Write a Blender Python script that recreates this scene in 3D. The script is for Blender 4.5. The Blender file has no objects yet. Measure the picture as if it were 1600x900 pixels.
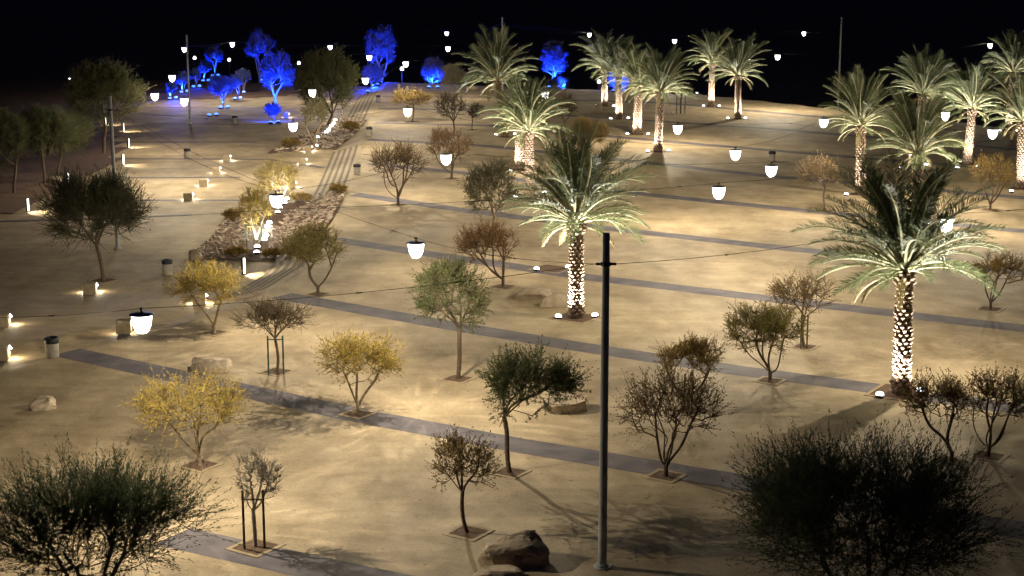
import bpy, math, random
import numpy as np
from mathutils import Vector, Matrix

sc = bpy.context.scene
COL = sc.collection
# ------------------------------------------------------------------ camera
CAMH = 16.0
FPX = 2449.0                     # focal length in pixels of a 1600 px wide frame
PITCH = math.radians(11.63)
cam_d = bpy.data.cameras.new('camera')
cam = bpy.data.objects.new('camera', cam_d)
COL.objects.link(cam)
cam.location = (0, 0, CAMH)
cam.rotation_euler = (math.pi / 2 - PITCH, 0, 0)
cam_d.sensor_width = 36.0
cam_d.lens = FPX / 1600 * 36.0
cam_d.clip_end = 6000
sc.camera = cam
# ------------------------------------------------------------------ night sky
world = bpy.data.worlds.new('World')
sc.world = world
world.use_nodes = True
wn = world.node_tree.nodes
wl = world.node_tree.links
bg = wn['Background']
sky = wn.new('ShaderNodeTexSky')
sky.sky_type = 'NISHITA'
sky.sun_disc = False
sky.sun_elevation = math.radians(-4)
sky.sun_rotation = math.radians(200)
tint = wn.new('ShaderNodeMix')
tint.data_type = 'RGBA'
tint.inputs[0].default_value = 0.9
tint.inputs[7].default_value = (0.012, 0.018, 0.085, 1)
wl.new(sky.outputs[0], tint.inputs[6])
wl.new(tint.outputs[2], bg.inputs[0])
bg.inputs[1].default_value = 0.1
moon_d = bpy.data.lights.new('moon', 'SUN')
moon_d.energy = 0.006
moon_d.angle = math.radians(0.5)
moon_d.color = (0.8, 0.88, 1)
moon = bpy.data.objects.new('moon', moon_d)
COL.objects.link(moon)
moon.rotation_euler = (math.radians(35), 0, math.radians(30))
sc.view_settings.view_transform = 'Standard'
sc.view_settings.look = 'None'
sc.view_settings.exposure = 0
sc.view_settings.gamma = 1
sc.view_settings.use_curve_mapping = False
sc.cycles.use_denoising = True
sc.cycles.max_bounces = 2
sc.cycles.diffuse_bounces = 1
sc.cycles.adaptive_threshold = 0.04
sc.cycles.adaptive_min_samples = 16
sc.cycles.transparent_max_bounces = 8
sc.cycles.sample_clamp_indirect = 4
sc.cycles.sample_clamp_direct = 0
sc.cycles.use_light_tree = True
sc.cycles.caustics_reflective = False
sc.cycles.caustics_refractive = False

LANTERN_W = 2150.0
PALM_W = 2500.0
BLUE_W = 38000.0
WHITE = (1.0, 0.88, 0.67)
COOL = (1.0, 0.96, 0.87)
WARM = (1.0, 0.85, 0.58)

# ------------------------------------------------------------------ terrain
def lerp_tab(tab, v):
    if v <= tab[0][0]: return tab[0][1]
    for (a, b), (c, d) in zip(tab, tab[1:]):
        if v <= c: return b + (d - b) * (v - a) / (c - a)
    return tab[-1][1]
EDGE = [(20, -30), (55, -24), (62, -20.0), (66, -17.6), (70, -14.9), (74, -13.1), (78, -12.0), (84, -11.0), (92, -10.9), (104, -11.5),
        (120, -12.3), (140, -13.5), (165, -15.2), (195, -16.8), (260, -19)]
def edge_x(y): return lerp_tab(EDGE, y)
DROP = [(66, 0.0), (80, 0.75), (400, 0.75)]
CREST = [(-400, 236), (-60, 236), (-22, 222), (0, 211), (23, 200), (36, 180), (50, 157), (75, 128), (140, 90), (400, 60)]
SLOPEW = 2.6
def smooth(t):
    t = min(1, max(0, t)); return t * t * (3 - 2 * t)
def rise_z(x, y):
    """plaza level with the low terrace left of the stairs"""
    d = edge_x(y) - x
    w = SLOPEW
    return -lerp_tab(DROP, y) * min(1, max(0, d / w))
def ground_z(x, y):
    z = rise_z(x, y)
    t = y - lerp_tab(CREST, x)
    if t > 0:
        z -= min(0.02 * t * t, 0.5 * t) if t < 25 else 12.5 + min(0.5 * (t - 25), 3)
    return z
cp, sp = math.cos(PITCH), math.sin(PITCH)
def ray(px, py):
    a = (px - 800) / FPX; b = (450 - py) / FPX
    return Vector((a, cp + b * sp, -sp + b * cp))
def at_z(px, py, z):
    r = ray(px, py); t = (z - CAMH) / r.z
    return Vector((r.x * t, r.y * t, z))
def G(px, py):
    z = 0.0
    for _ in range(12):
        p = at_z(px, py, z); z = rise_z(p.x, p.y)
    p.z = z
    return p
def at_depth(px, py, y):
    r = ray(px, py); t = y / r.y
    return Vector((r.x * t, y, CAMH + r.z * t))
def mpp(p):
    """metres per photo pixel at a point"""
    return (p.y * cp + (CAMH - p.z) * sp) / FPX
def dip(p): return math.atan2(CAMH - p.z, math.hypot(p.x, p.y))

# ------------------------------------------------------------------ materials
MATS = {}
def mat(name, col, rough=0.8, var=0.0, scale=3.0, col2=None, spec=0.2, bump=0.0, bscale=20, transl=0.0, metal=0, objvar=0.0, detail=4):
    if name in MATS: return MATS[name]
    m = bpy.data.materials.new(name); m.use_nodes = True
    nt = m.node_tree; n = nt.nodes; l = nt.links
    b = n['Principled BSDF']
    b.inputs['Roughness'].default_value = rough
    b.inputs['Specular IOR Level'].default_value = spec
    b.inputs['Metallic'].default_value = metal
    b.inputs['Base Color'].default_value = (*col, 1)
    src = None
    tc = n.new('ShaderNodeTexCoord')
    if var > 0 or col2:
        nz = n.new('ShaderNodeTexNoise'); nz.inputs['Scale'].default_value = scale; nz.inputs['Detail'].default_value = detail
        l.new(tc.outputs['Object'], nz.inputs['Vector'])
        rp = n.new('ShaderNodeValToRGB')
        rp.color_ramp.elements[0].position = 0.32; rp.color_ramp.elements[1].position = 0.68
        c2 = col2 or tuple(min(1, c * (1 + var)) for c in col)
        c1 = col if col2 else tuple(c * (1 - var) for c in col)
        rp.color_ramp.elements[0].color = (*c1, 1); rp.color_ramp.elements[1].color = (*c2, 1)
        l.new(nz.outputs['Fac'], rp.inputs[0]); src = rp.outputs[0]
    if objvar > 0:
        oi = n.new('ShaderNodeObjectInfo')
        mr = n.new('ShaderNodeMapRange'); mr.inputs[3].default_value = 1 - objvar; mr.inputs[4].default_value = 1 + objvar
        l.new(oi.outputs['Random'], mr.inputs[0])
        hs = n.new('ShaderNodeHueSaturation'); hs.inputs['Color'].default_value = (*col, 1)
        if src: l.new(src, hs.inputs['Color'])
        l.new(mr.outputs[0], hs.inputs['Value']); src = hs.outputs[0]
    if src: l.new(src, b.inputs['Base Color'])
    if bump > 0:
        nb = n.new('ShaderNodeTexNoise'); nb.inputs['Scale'].default_value = bscale; nb.inputs['Detail'].default_value = 6
        l.new(tc.outputs['Object'], nb.inputs['Vector'])
        bp = n.new('ShaderNodeBump'); bp.inputs['Strength'].default_value = bump; bp.inputs['Distance'].default_value = 0.05
        l.new(nb.outputs['Fac'], bp.inputs['Height']); l.new(bp.outputs[0], b.inputs['Normal'])
    if transl > 0:
        tr = n.new('ShaderNodeBsdfTranslucent'); tr.inputs[0].default_value = (*col, 1)
        if src: l.new(src, tr.inputs[0])
        mx = n.new('ShaderNodeMixShader'); mx.inputs[0].default_value = transl
        l.new(b.outputs[0], mx.inputs[1]); l.new(tr.outputs[0], mx.inputs[2])
        l.new(mx.outputs[0], n['Material Output'].inputs[0])
    MATS[name] = m
    return m
def emit(name, col, strength):
    if name in MATS: return MATS[name]
    m = bpy.data.materials.new(name); m.use_nodes = True
    b = m.node_tree.nodes['Principled BSDF']
    b.inputs['Base Color'].default_value = (0.8, 0.8, 0.8, 1)
    b.inputs['Emission Color'].default_value = (*col, 1)
    b.inputs['Emission Strength'].default_value = strength
    MATS[name] = m
    return m

def paving_mat():
    m = bpy.data.materials.new('sand_paving'); m.use_nodes = True
    nt = m.node_tree; n = nt.nodes; l = nt.links; b = n['Principled BSDF']
    tc = n.new('ShaderNodeTexCoord')
    def noise(scale, detail=5, rough=0.55, sx=1, sy=1, rot=0):
        mp = n.new('ShaderNodeMapping'); mp.inputs['Scale'].default_value = (sx, sy, 1); mp.inputs['Rotation'].default_value = (0, 0, rot)
        l.new(tc.outputs['Object'], mp.inputs[0])
        z = n.new('ShaderNodeTexNoise'); z.inputs['Scale'].default_value = scale; z.inputs['Detail'].default_value = detail
        z.inputs['Roughness'].default_value = rough
        l.new(mp.outputs[0], z.inputs['Vector']); return z.outputs['Fac']
    def ramp(f, p0, c0, p1, c1):
        r = n.new('ShaderNodeValToRGB'); e = r.color_ramp.elements
        e[0].position = p0; e[1].position = p1; e[0].color = (*c0, 1); e[1].color = (*c1, 1)
        l.new(f, r.inputs[0]); return r.outputs[0]
    def mul(a, bb, fac=1):
        x = n.new('ShaderNodeMix'); x.data_type = 'RGBA'; x.blend_type = 'MULTIPLY'; x.inputs[0].default_value = fac
        l.new(a, x.inputs[6]); l.new(bb, x.inputs[7]); return x.outputs[2]
    base = ramp(noise(0.09, 2), 0.35, (0.365, 0.284, 0.172), 0.65, (0.44, 0.35, 0.225))
    stain = ramp(noise(0.55, 4, 0.62, 1, 0.6, 0.5), 0.35, (0.66, 0.63, 0.58), 0.62, (1.06, 1.05, 1.04))
    streak = ramp(noise(0.7, 3, 0.6, 0.25, 1.6, 0.56), 0.36, (0.84, 0.83, 0.80), 0.6, (1.0, 1.0, 1.0))
    grain = ramp(noise(9.0, 2, 0.7), 0.3, (0.82, 0.82, 0.82), 0.7, (1.12, 1.12, 1.12))
    litter = ramp(noise(4.5, 2, 0.5), 0.26, (0.5, 0.44, 0.36), 0.33, (1, 1, 1))
    c = mul(mul(mul(mul(base, stain, 0.9), streak, 0.9), grain, 0.9), litter, 0.8)
    l.new(c, b.inputs['Base Color'])
    b.inputs['Roughness'].default_value = 0.75; b.inputs['Specular IOR Level'].default_value = 0.25
    bp = n.new('ShaderNodeBump'); bp.inputs['Strength'].default_value = 0.35; bp.inputs['Distance'].default_value = 0.04
    l.new(noise(3.0, 3, 0.65), bp.inputs['Height']); l.new(bp.outputs[0], b.inputs['Normal'])
    return m
M_PAVE = paving_mat()
M_BAND = mat('grey_band', (0.088, 0.078, 0.09), 0.75, col2=(0.15, 0.13, 0.135), scale=0.9, bump=0.2, bscale=6)
M_KERB = mat('pale_kerb', (0.43, 0.355, 0.24), 0.8, var=0.12, scale=3)
M_STEPSHADE = mat('step_edge_shade', (0.15, 0.12, 0.088), 0.85, var=0.2, scale=3)  # dark tone painted for the shadow lines of the steps
M_SOIL = mat('brown_soil', (0.085, 0.05, 0.03), 0.95, col2=(0.15, 0.095, 0.06), scale=6, bump=0.8, bscale=14)
M_ROCK = mat('sandstone', (0.31, 0.24, 0.16), 0.9, col2=(0.47, 0.38, 0.28), scale=2.2, bump=0.7, bscale=5, objvar=0.15)
M_PEBBLE = mat('bed_rock', (0.27, 0.20, 0.145), 0.9, col2=(0.58, 0.47, 0.37), scale=0.9, bump=0.3, bscale=4)
M_STEP = mat('step_stone', (0.33, 0.27, 0.19), 0.8, var=0.15, scale=2)
M_STEEL = mat('pole_steel', (0.36, 0.37, 0.365), 0.5, var=0.12, scale=2, spec=0.5)
M_BLACK = mat('black_metal', (0.015, 0.015, 0.017), 0.5, spec=0.4)
M_CABLE = mat('cable_black', (0.012, 0.011, 0.011), 0.7)
M_WOODST = mat('stake_wood', (0.10, 0.075, 0.05), 0.85, var=0.2, scale=8)
M_GRNST = mat('stake_green', (0.035, 0.06, 0.045), 0.7, var=0.2, scale=8)
M_BINB = mat('bin_body', (0.36, 0.33, 0.27), 0.7, var=0.1, scale=5)
M_BLOCK = mat('seat_stone', (0.36, 0.29, 0.19), 0.85, var=0.15, scale=4, bump=0.3)
M_TRUNKP = mat('palm_trunk', (0.06, 0.04, 0.028), 0.9, var=0.3, scale=8, bump=0.5)
M_SCALE = mat('palm_scale', (0.20, 0.14, 0.095), 0.85, var=0.4, scale=7)
M_FROND = mat('palm_leaflet', (0.095, 0.12, 0.05), 0.42, col2=(0.165, 0.19, 0.09), scale=1.4, spec=0.5, transl=0.38, objvar=0.25)
M_FDRY = mat('palm_leaflet_dry', (0.17, 0.13, 0.06), 0.7, var=0.25, scale=2, transl=0.2)
M_RACH = mat('palm_rachis', (0.44, 0.41, 0.24), 0.6, var=0.2, scale=3)
M_BARK = mat('bark', (0.10, 0.072, 0.048), 0.9, var=0.3, scale=9, bump=0.5)
M_BARKP = mat('bark_pale', (0.24, 0.19, 0.125), 0.9, var=0.3, scale=9, bump=0.4)
M_BARKW = mat('bark_bleached', (0.40, 0.36, 0.29), 0.9, var=0.2, scale=9, bump=0.4)
M_LAMP = emit('lantern_glass', (1, 0.98, 0.95), 9.0)
M_UP = emit('uplight_lens', (0.92, 0.98, 1.0), 9.0)
M_BLUE = emit('blue_lens', (0.02, 0.2, 1.0), 2.6)
M_STRIP = emit('bollard_glow', (1.0, 0.96, 0.85), 5.0)
LEAF = {
    'yellow': mat('leaf_yellow', (0.27, 0.19, 0.035), 0.7, col2=(0.43, 0.32, 0.065), scale=2.5, transl=0.3, objvar=0.12),
    'olive': mat('leaf_olive', (0.185, 0.155, 0.04), 0.7, col2=(0.30, 0.255, 0.07), scale=2.5, transl=0.4, objvar=0.1),
    'ochre': mat('leaf_ochre', (0.24, 0.155, 0.035), 0.7, col2=(0.38, 0.26, 0.065), scale=2.5, transl=0.25, objvar=0.1),
    'brown': mat('leaf_brown', (0.165, 0.11, 0.042), 0.75, col2=(0.28, 0.19, 0.075), scale=2.5, transl=0.4, objvar=0.1),
    'rust': mat('leaf_rust', (0.21, 0.105, 0.04), 0.75, col2=(0.33, 0.19, 0.075), scale=2, transl=0.2),
    'dark': mat('leaf_dark', (0.10, 0.08, 0.045), 0.75, col2=(0.18, 0.14, 0.075), scale=2.5, transl=0.15),
    'green': mat('leaf_green', (0.07, 0.092, 0.034), 0.65, col2=(0.14, 0.155, 0.06), scale=2.2, transl=0.4, objvar=0.12),
    'sage': mat('leaf_sage', (0.075, 0.09, 0.038), 0.65, col2=(0.15, 0.16, 0.07), scale=2.2, transl=0.4, objvar=0.1),
    'pine': mat('leaf_pine', (0.05, 0.07, 0.036), 0.6, col2=(0.12, 0.145, 0.07), scale=1.6, transl=0.35),
    'grey': mat('leaf_grey', (0.20, 0.17, 0.125), 0.8, var=0.3, scale=3, transl=0.1),
    'pale': mat('leaf_pale', (0.22, 0.21, 0.10), 0.7, var=0.3, scale=3, transl=0.25),
    'blue': mat('leaf_blue_light', (0.035, 0.06, 0.13), 0.7, var=0.35, scale=1.5, transl=0.3),  # blue of the uplights put into the leaf colour
}

# ------------------------------------------------------------------ mesh helpers
class MB:
    def __init__(self): self.v = []; self.f = []; self.m = []
    def add(self, vs, fs, mi=0):
        o = len(self.v); self.v += [tuple(p) for p in vs]
        self.f += [tuple(i + o for i in f) for f in fs]; self.m += [mi] * len(fs)
    def box(self, x0, x1, y0, y1, z0, z1, mi=0):
        self.add([(x0, y0, z0), (x1, y0, z0), (x1, y1, z0), (x0, y1, z0), (x0, y0, z1), (x1, y0, z1), (x1, y1, z1), (x0, y1, z1)],
                 [(0, 3, 2, 1), (4, 5, 6, 7), (0, 1, 5, 4), (1, 2, 6, 5), (2, 3, 7, 6), (3, 0, 4, 7)], mi)
    def lathe(self, prof, n=16, mi=0, c=(0, 0, 0), M=None):
        vs = []; fs = []
        for r, z in prof:
            for k in range(n):
                a = 2 * math.pi * k / n
                p = Vector((r * math.cos(a), r * math.sin(a), z))
                if M is not None: p = M @ p
                vs.append((p.x + c[0], p.y + c[1], p.z + c[2]))
        for i in range(len(prof) - 1):
            for k in range(n):
                a = i * n + k; b = i * n + (k + 1) % n
                fs.append((a, b, b + n, a + n))
        fs.append(tuple(range(n - 1, -1, -1))); fs.append(tuple((len(prof) - 1) * n + k for k in range(n)))
        self.add(vs, fs, mi)
    def tube(self, pts, rad, n=5, mi=0, caps=True):
        pts = [Vector(p) for p in pts]
        vs = []; fs = []; ref = None
        for i, p in enumerate(pts):
            d = (pts[min(i + 1, len(pts) - 1)] - pts[max(i - 1, 0)])
            d = d.normalized() if d.length > 1e-9 else Vector((0, 0, 1))
            if ref is None:
                ref = Vector((1, 0, 0)) if abs(d.x) < 0.8 else Vector((0, 1, 0))
            u = ref - d * ref.dot(d)
            u = u.normalized() if u.length > 1e-6 else d.orthogonal().normalized()
            ref = u; w = d.cross(u)
            r = rad[i] if hasattr(rad, '__len__') else rad
            for k in range(n):
                a = 2 * math.pi * k / n
                vs.append(p + u * (r * math.cos(a)) + w * (r * math.sin(a)))
        for i in range(len(pts) - 1):
            for k in range(n):
                a = i * n + k; b = i * n + (k + 1) % n
                fs.append((a, b, b + n, a + n))
        if caps:
            fs.append(tuple(range(n - 1, -1, -1))); fs.append(tuple((len(pts) - 1) * n + k for k in range(n)))
        self.add(vs, fs, mi)
    def mesh(self, name, mats, smooth=False):
        me = bpy.data.meshes.new(name)
        me.from_pydata(self.v, [], self.f)
        for m in mats: me.materials.append(m)
        if len(mats) > 1: me.polygons.foreach_set('material_index', self.m)
        if smooth: me.polygons.foreach_set('use_smooth', [True] * len(me.polygons))
        me.update()
        return me
    def build(self, name, mats, parent=None, smooth=False, loc=(0, 0, 0)):
        if not isinstance(mats, (list, tuple)): mats = [mats]
        return link(name, self.mesh(name, mats, smooth), parent, loc)
def link(name, me, parent=None, loc=(0, 0, 0)):
    o = bpy.data.objects.new(name, me); COL.objects.link(o); o.location = loc
    if parent is not None: o.parent = parent
    return o
def tag(o, label, cat, group=None):
    o['label'] = label; o['category'] = cat
    if group: o['group'] = group
    return o
def thing(name, label, cat, loc, group=None, rz=0):
    o = bpy.data.objects.new(name, None); COL.objects.link(o); o.location = loc; o.rotation_euler = (0, 0, rz)
    o.empty_display_size = 0.3
    return tag(o, label, cat, group)
def structure(o): o['kind'] = 'structure'; return o
def add_light(kind, parent, loc, target, watts, col, size=0.05, angle=60, blend=0.5, gobo=False):
    d = bpy.data.lights.new('lamp_light', kind)
    d.energy = watts; d.color = col; d.shadow_soft_size = size
    if kind == 'SPOT': d.spot_size = math.radians(angle); d.spot_blend = blend
    o = bpy.data.objects.new('lamp_light', d); COL.objects.link(o); o.parent = parent; o.location = loc
    if target is not None:
        v = Vector(target) - Vector(loc)
        o.rotation_euler = v.to_track_quat('-Z', 'Y').to_euler()
    return o

# ------------------------------------------------------------------ ground
def build_ground():
    offs = [-420, -300, -200, -140, -100, -80, -64, -52, -42, -34, -27, -21, -16, -12, -9, -7, -5.5, -4.4, -3.6, -3.0, -2.6, -2.3, -2, -1.7, -1.4, -1.1,
            -0.8, -0.5, -0.25, 0, 0.3, 0.8, 1.5, 3, 5] + [8 + 3 * k for k in range(32)] + [110, 130, 160, 200, 260, 330, 420]
    ys = [-30, -10, 5, 15, 25] + [30 + 1.0 * k for k in range(245)] + [278, 285, 300, 330, 400, 600, 1000, 2000, 4000]
    V = []; F = []
    n = len(offs)
    for y in ys:
        k = 1 if y < 400 else y / 400
        for o in offs:
            x = edge_x(y) + o * k
            V.append((x, y, ground_z(x, y) - (0.1 if -2.65 < o < -0.01 else 0)))
    for i in range(len(ys) - 1):
        for j in range(n - 1):
            a = i * n + j
            F.append((a, a + 1, a + n + 1, a + n))
    me = bpy.data.meshes.new('ground'); me.from_pydata(V, [], F); me.materials.append(M_PAVE)
    me.polygons.foreach_set('use_smooth', [True] * len(F)); me.update()
    structure(link('ground', me))
build_ground()

U = Vector((-1.58, 1.0213, 0)).normalized()      # the direction the paving bands run in
UP = Vector((U.y, -U.x, 0))
def strip(name, pts, width, material, z=0.004):
    """a flat ribbon laid on the ground through world points"""
    P = []
    for a, b in zip(pts, pts[1:]):
        k = max(1, int((b - a).length / 1.0))
        P += [a.lerp(b, t / k) for t in range(k)]
    P.append(pts[-1])
    V = []; F = []
    for i, p in enumerate(P):
        d = (P[min(i + 1, len(P) - 1)] - P[max(0, i - 1)]); d.z = 0; d.normalize()
        s = Vector((-d.y, d.x, 0)) * (width / 2)
        for q in (p - s, p, p + s): V.append((q.x, q.y, ground_z(q.x, q.y) + z))
    for i in range(len(P) - 1):
        a = i * 3; F += [(a, a + 1, a + 4, a + 3), (a + 1, a + 2, a + 5, a + 4)]
    me = bpy.data.meshes.new(name); me.from_pydata(V, [], F); me.materials.append(material); me.update()
    return structure(link(name, me))
BANDS = [
    ([(270, 838), (560, 902), (700, 930)], 1.5),
    ([(103, 550), (270, 586), (545, 646), (800, 694), (1150, 752), (1330, 784), (1640, 836)], 1.5),
    ([(440, 462), (700, 508), (900, 541), (1140, 577), (1360, 606), (1640, 646)], 1.5),
    ([(520, 374), (712, 403), (925, 434), (1305, 479), (1640, 518)], 1.5),
    ([(540, 302), (720, 328), (950, 357), (1200, 385), (1512, 418), (1640, 431)], 1.5),
    ([(580, 256), (722, 270), (1030, 306), (1275, 331), (1640, 365)], 1.5),
    ([(575, 218), (760, 228), (962, 249), (1200, 275), (1600, 309), (1650, 313)], 1.5),
    ([(585, 192), (760, 196), (1100, 226), (1350, 247), (1640, 270)], 1.5),
    ([(590, 170), (760, 172), (975, 186), (1200, 201), (1420, 219), (1640, 238)], 1.5),
    ([(597, 151), (760, 152), (1040, 161), (1272, 182), (1500, 204)], 1.5),
]
for pts, w in BANDS: strip('paving_band', [G(*p) for p in pts], w, M_BAND)
for pts in [[(0, 346), (130, 342), (300, 336)], [(215, 313), (380, 313)], [(190, 278), (375, 277)], [(190, 248), (420, 249), (505, 262)],
            [(225, 193), (440, 195)], [(225, 180), (420, 181)], [(225, 168), (420, 169)], [(190, 222), (400, 222)]]:
    strip('terrace_step_shade', [G(*p) for p in pts], 0.75, M_BAND)  # flat dark strips stand in for shadow lines of the terrace steps

def step_piece(parent, y0, y1, i):
    w = SLOPEW / 5
    V = []; F = []; ys = np.arange(y0, y1 + 0.01, 1.0)
    for y in ys:
        x0 = edge_x(y) - (i + 1) * w; x1 = edge_x(y) - i * w
        z = -lerp_tab(DROP, y) * (i / 5.0)
        V += [(x0, y, z - 0.45), (x0, y, z - 0.012), (x0 + 0.03, y, z + 0.003), (x1, y, z + 0.003), (x1, y, z - 0.45)]
    n = len(ys)
    for k in range(n - 1):
        for j in range(4):
            a = k * 5 + j; F.append((a, a + 5, a + 6, a + 1))
    F += [(0, 1, 2, 3, 4), tuple((n - 1) * 5 + j for j in (4, 3, 2, 1, 0))]
    me = bpy.data.meshes.new('step'); me.from_pydata(V, [], F); me.materials.append(M_STEP); me.update()
    o = link('step', me, parent)
    V = []; F = []  # dark strip painting the shadow line along the tread edge
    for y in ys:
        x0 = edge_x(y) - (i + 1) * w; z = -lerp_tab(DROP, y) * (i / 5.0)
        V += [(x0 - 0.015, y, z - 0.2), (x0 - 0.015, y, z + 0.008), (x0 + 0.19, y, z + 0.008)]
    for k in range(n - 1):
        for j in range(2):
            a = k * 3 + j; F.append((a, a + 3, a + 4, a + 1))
    me = bpy.data.meshes.new('edge_shade'); me.from_pydata(V, [], F); me.materials.append(M_STEPSHADE); me.update()
    link('edge_shade', me, o)
    return o
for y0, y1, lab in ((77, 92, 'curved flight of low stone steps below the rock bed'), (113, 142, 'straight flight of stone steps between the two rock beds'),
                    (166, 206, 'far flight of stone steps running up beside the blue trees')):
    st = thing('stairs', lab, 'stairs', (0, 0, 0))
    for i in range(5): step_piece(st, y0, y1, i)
# ------------------------------------------------------------------ tree pits
def pit(px, py, size, kerb=0.14):
    c = G(px, py)
    size = size * 0.98 if size > 1.45 and kerb > 0.2 else size
    def ring(h, z):
        return [(sx * h, sy * h, z) for sx, sy in ((-1, -1), (1, -1), (1, 1), (-1, 1))]
    rz = math.atan2(U.y, U.x)
    o = bpy.data.objects.new('tree_pit', None); COL.objects.link(o); o.location = c; o.rotation_euler = (0, 0, rz); o['kind'] = 'structure'
    b = MB(); b.add([(x, y, 0.012) for x, y, _ in ring(size / 2, 0)], [(0, 1, 2, 3)])
    s = b.build('soil', M_SOIL, o)
    h = size / 2; hk = h + kerb
    for q in range(4):
        b = MB(); b.box(-hk, h, h, hk, -0.03, 0.018)
        k = b.build('kerb', M_PAVE, o); k.rotation_euler = (0, 0, q * math.pi / 2)
    return o

# ------------------------------------------------------------------ rocks
def ico(sub):
    import bmesh
    bm = bmesh.new(); bmesh.ops.create_icosphere(bm, subdivisions=sub, radius=1)
    v = np.array([p.co[:] for p in bm.verts]); f = [tuple(p.index for p in q.verts) for q in bm.faces]; bm.free()
    return v, f
ICO3 = ico(4); ICO1 = ico(1); ICO2 = ico(2)
def rock_verts(v, rng, rough=0.25, cuts=9):
    v = v.copy()
    for _ in range(cuts + 5):                     # plane cuts give broken faces
        d = rng.normal(size=3); d /= np.linalg.norm(d); t = rng.uniform(0.5, 0.82)
        h = v @ d; over = h > t
        v[over] -= np.outer(h[over] - t, d) * 0.97
    for fq, am in ((2.1, 0.09), (5, 0.06), (11, 0.035), (24, 0.014)):
        ph = rng.uniform(0, 6, 3); k = rng.normal(size=(3, 3)) * fq
        n = np.sin(v @ k[0] + ph[0]) * np.sin(v @ k[1] + ph[1]) + 0.5 * np.sin(v @ k[2] + ph[2])
        v *= (1 + am * rough * 4 * n)[:, None]
    return v
def boulder(label, box, seed, depthf=0.8, base_y=None, square=False):
    x0, x1, y0, y1 = box
    rng = np.random.default_rng(seed)
    p = G((x0 + x1) / 2, base_y or (y1 - 0.18 * (y1 - y0)))
    s = mpp(p); rx = (x1 - x0) / 2 * s; rz = (y1 - y0) * s * 0.62
    v = rock_verts(ICO3[0], rng)
    v /= np.abs(v).max(0)
    v = np.sign(v) * np.abs(v) ** (0.55 if square else 0.68)
    v = v * np.array([rx, rx * depthf, rz]); v[:, 2] = np.maximum(v[:, 2], -0.3 * rz)
    me = bpy.data.meshes.new('boulder'); me.from_pydata(v.tolist(), [], ICO3[1]); me.materials.append(M_ROCK); me.update()
    o = link('boulder', me, None, (p.x, p.y, p.z + 0.16 * rz))
    tag(o, label, 'boulder', 'boulders set on the paving')
for i, (lab, box) in enumerate([
    ('large cracked boulder at the bottom edge left of the grey pole', (745, 862, 830, 888)),
    ('pale boulder behind the dark green tree left of the pole', (845, 927, 612, 645)),
    ('dark boulder behind the yellow tree at lower left', (294, 366, 550, 582)),
    ('low squat boulder alone on the dim paving at far left', (43, 88, 616, 643)),
    ('small boulder left of the trunk of the palm by the pole', (843, 893, 453, 482)),
    ('flat boulder behind the small boulder near the palm by the pole', (800, 862, 446, 468)),
    ('stone lying under the dark trees beside a glowing bollard', (74, 101, 273, 288)),
    ('rock tip cut off by the bottom edge below the cracked boulder', (738, 828, 880, 912)),
    ('tan boulder beyond the pale small tree near the blue trees', (726, 748, 131, 142)),
    ('brown rock left of the row of centre palms', (925, 945, 160, 176)),
    ('rock at the lower left corner of the rock bed', (294, 318, 386, 408))]):
    boulder(lab, box, 40 + i)

def scatter_rocks(name, label, polys, count, seed, r0, r1):
    rng = np.random.default_rng(seed)
    V = []; F = []; base = [rock_verts(ICO1[0], rng, 0.3, 5) for _ in range(12)]
    f0 = np.array(ICO1[1]); nv = 0
    for poly, share in polys:
        W = [G(*p) for p in poly]; xs = [p.x for p in W]; ys = [p.y for p in W]
        def inside(x, y):
            c = False
            for a, b in zip(W, W[1:] + W[:1]):
                if (a.y > y) != (b.y > y) and x < (b.x - a.x) * (y - a.y) / (b.y - a.y) + a.x: c = not c
            return c
        k = 0
        while k < count * share:
            x = rng.uniform(min(xs), max(xs)); y = rng.uniform(min(ys), max(ys))
            if not inside(x, y): continue
            k += 1
            r = r0 + (r1 - r0) * rng.random() ** 2.5
            v = base[rng.integers(12)] * (r * rng.uniform(0.7, 1.3, 3) * np.array([1, 1, 0.75]))
            a = rng.uniform(0, 6.28); c, s = math.cos(a), math.sin(a)
            v = v @ np.array([[c, s, 0], [-s, c, 0], [0, 0, 1]])
            V.append(v + np.array([x, y, ground_z(x, y) + 0.2 * r])); F.append(f0 + nv); nv += len(v)
    me = bpy.data.meshes.new(name); me.from_pydata(np.concatenate(V).tolist(), [], np.concatenate(F).tolist()); me.materials.append(M_PEBBLE); me.update()
    o = link(name, me); o['kind'] = 'stuff'; o['label'] = label; o['category'] = 'rocks'
BED1 = [(296, 405), (336, 365), (352, 343), (400, 322), (440, 322), (500, 302), (542, 296), (528, 325), (512, 350), (495, 372), (470, 396), (420, 409)]
BED2 = [(588, 158), (574, 172), (530, 186), (500, 200), (470, 212), (440, 228), (418, 240), (470, 236), (525, 232), (548, 214), (566, 196), (577, 170)]
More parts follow.
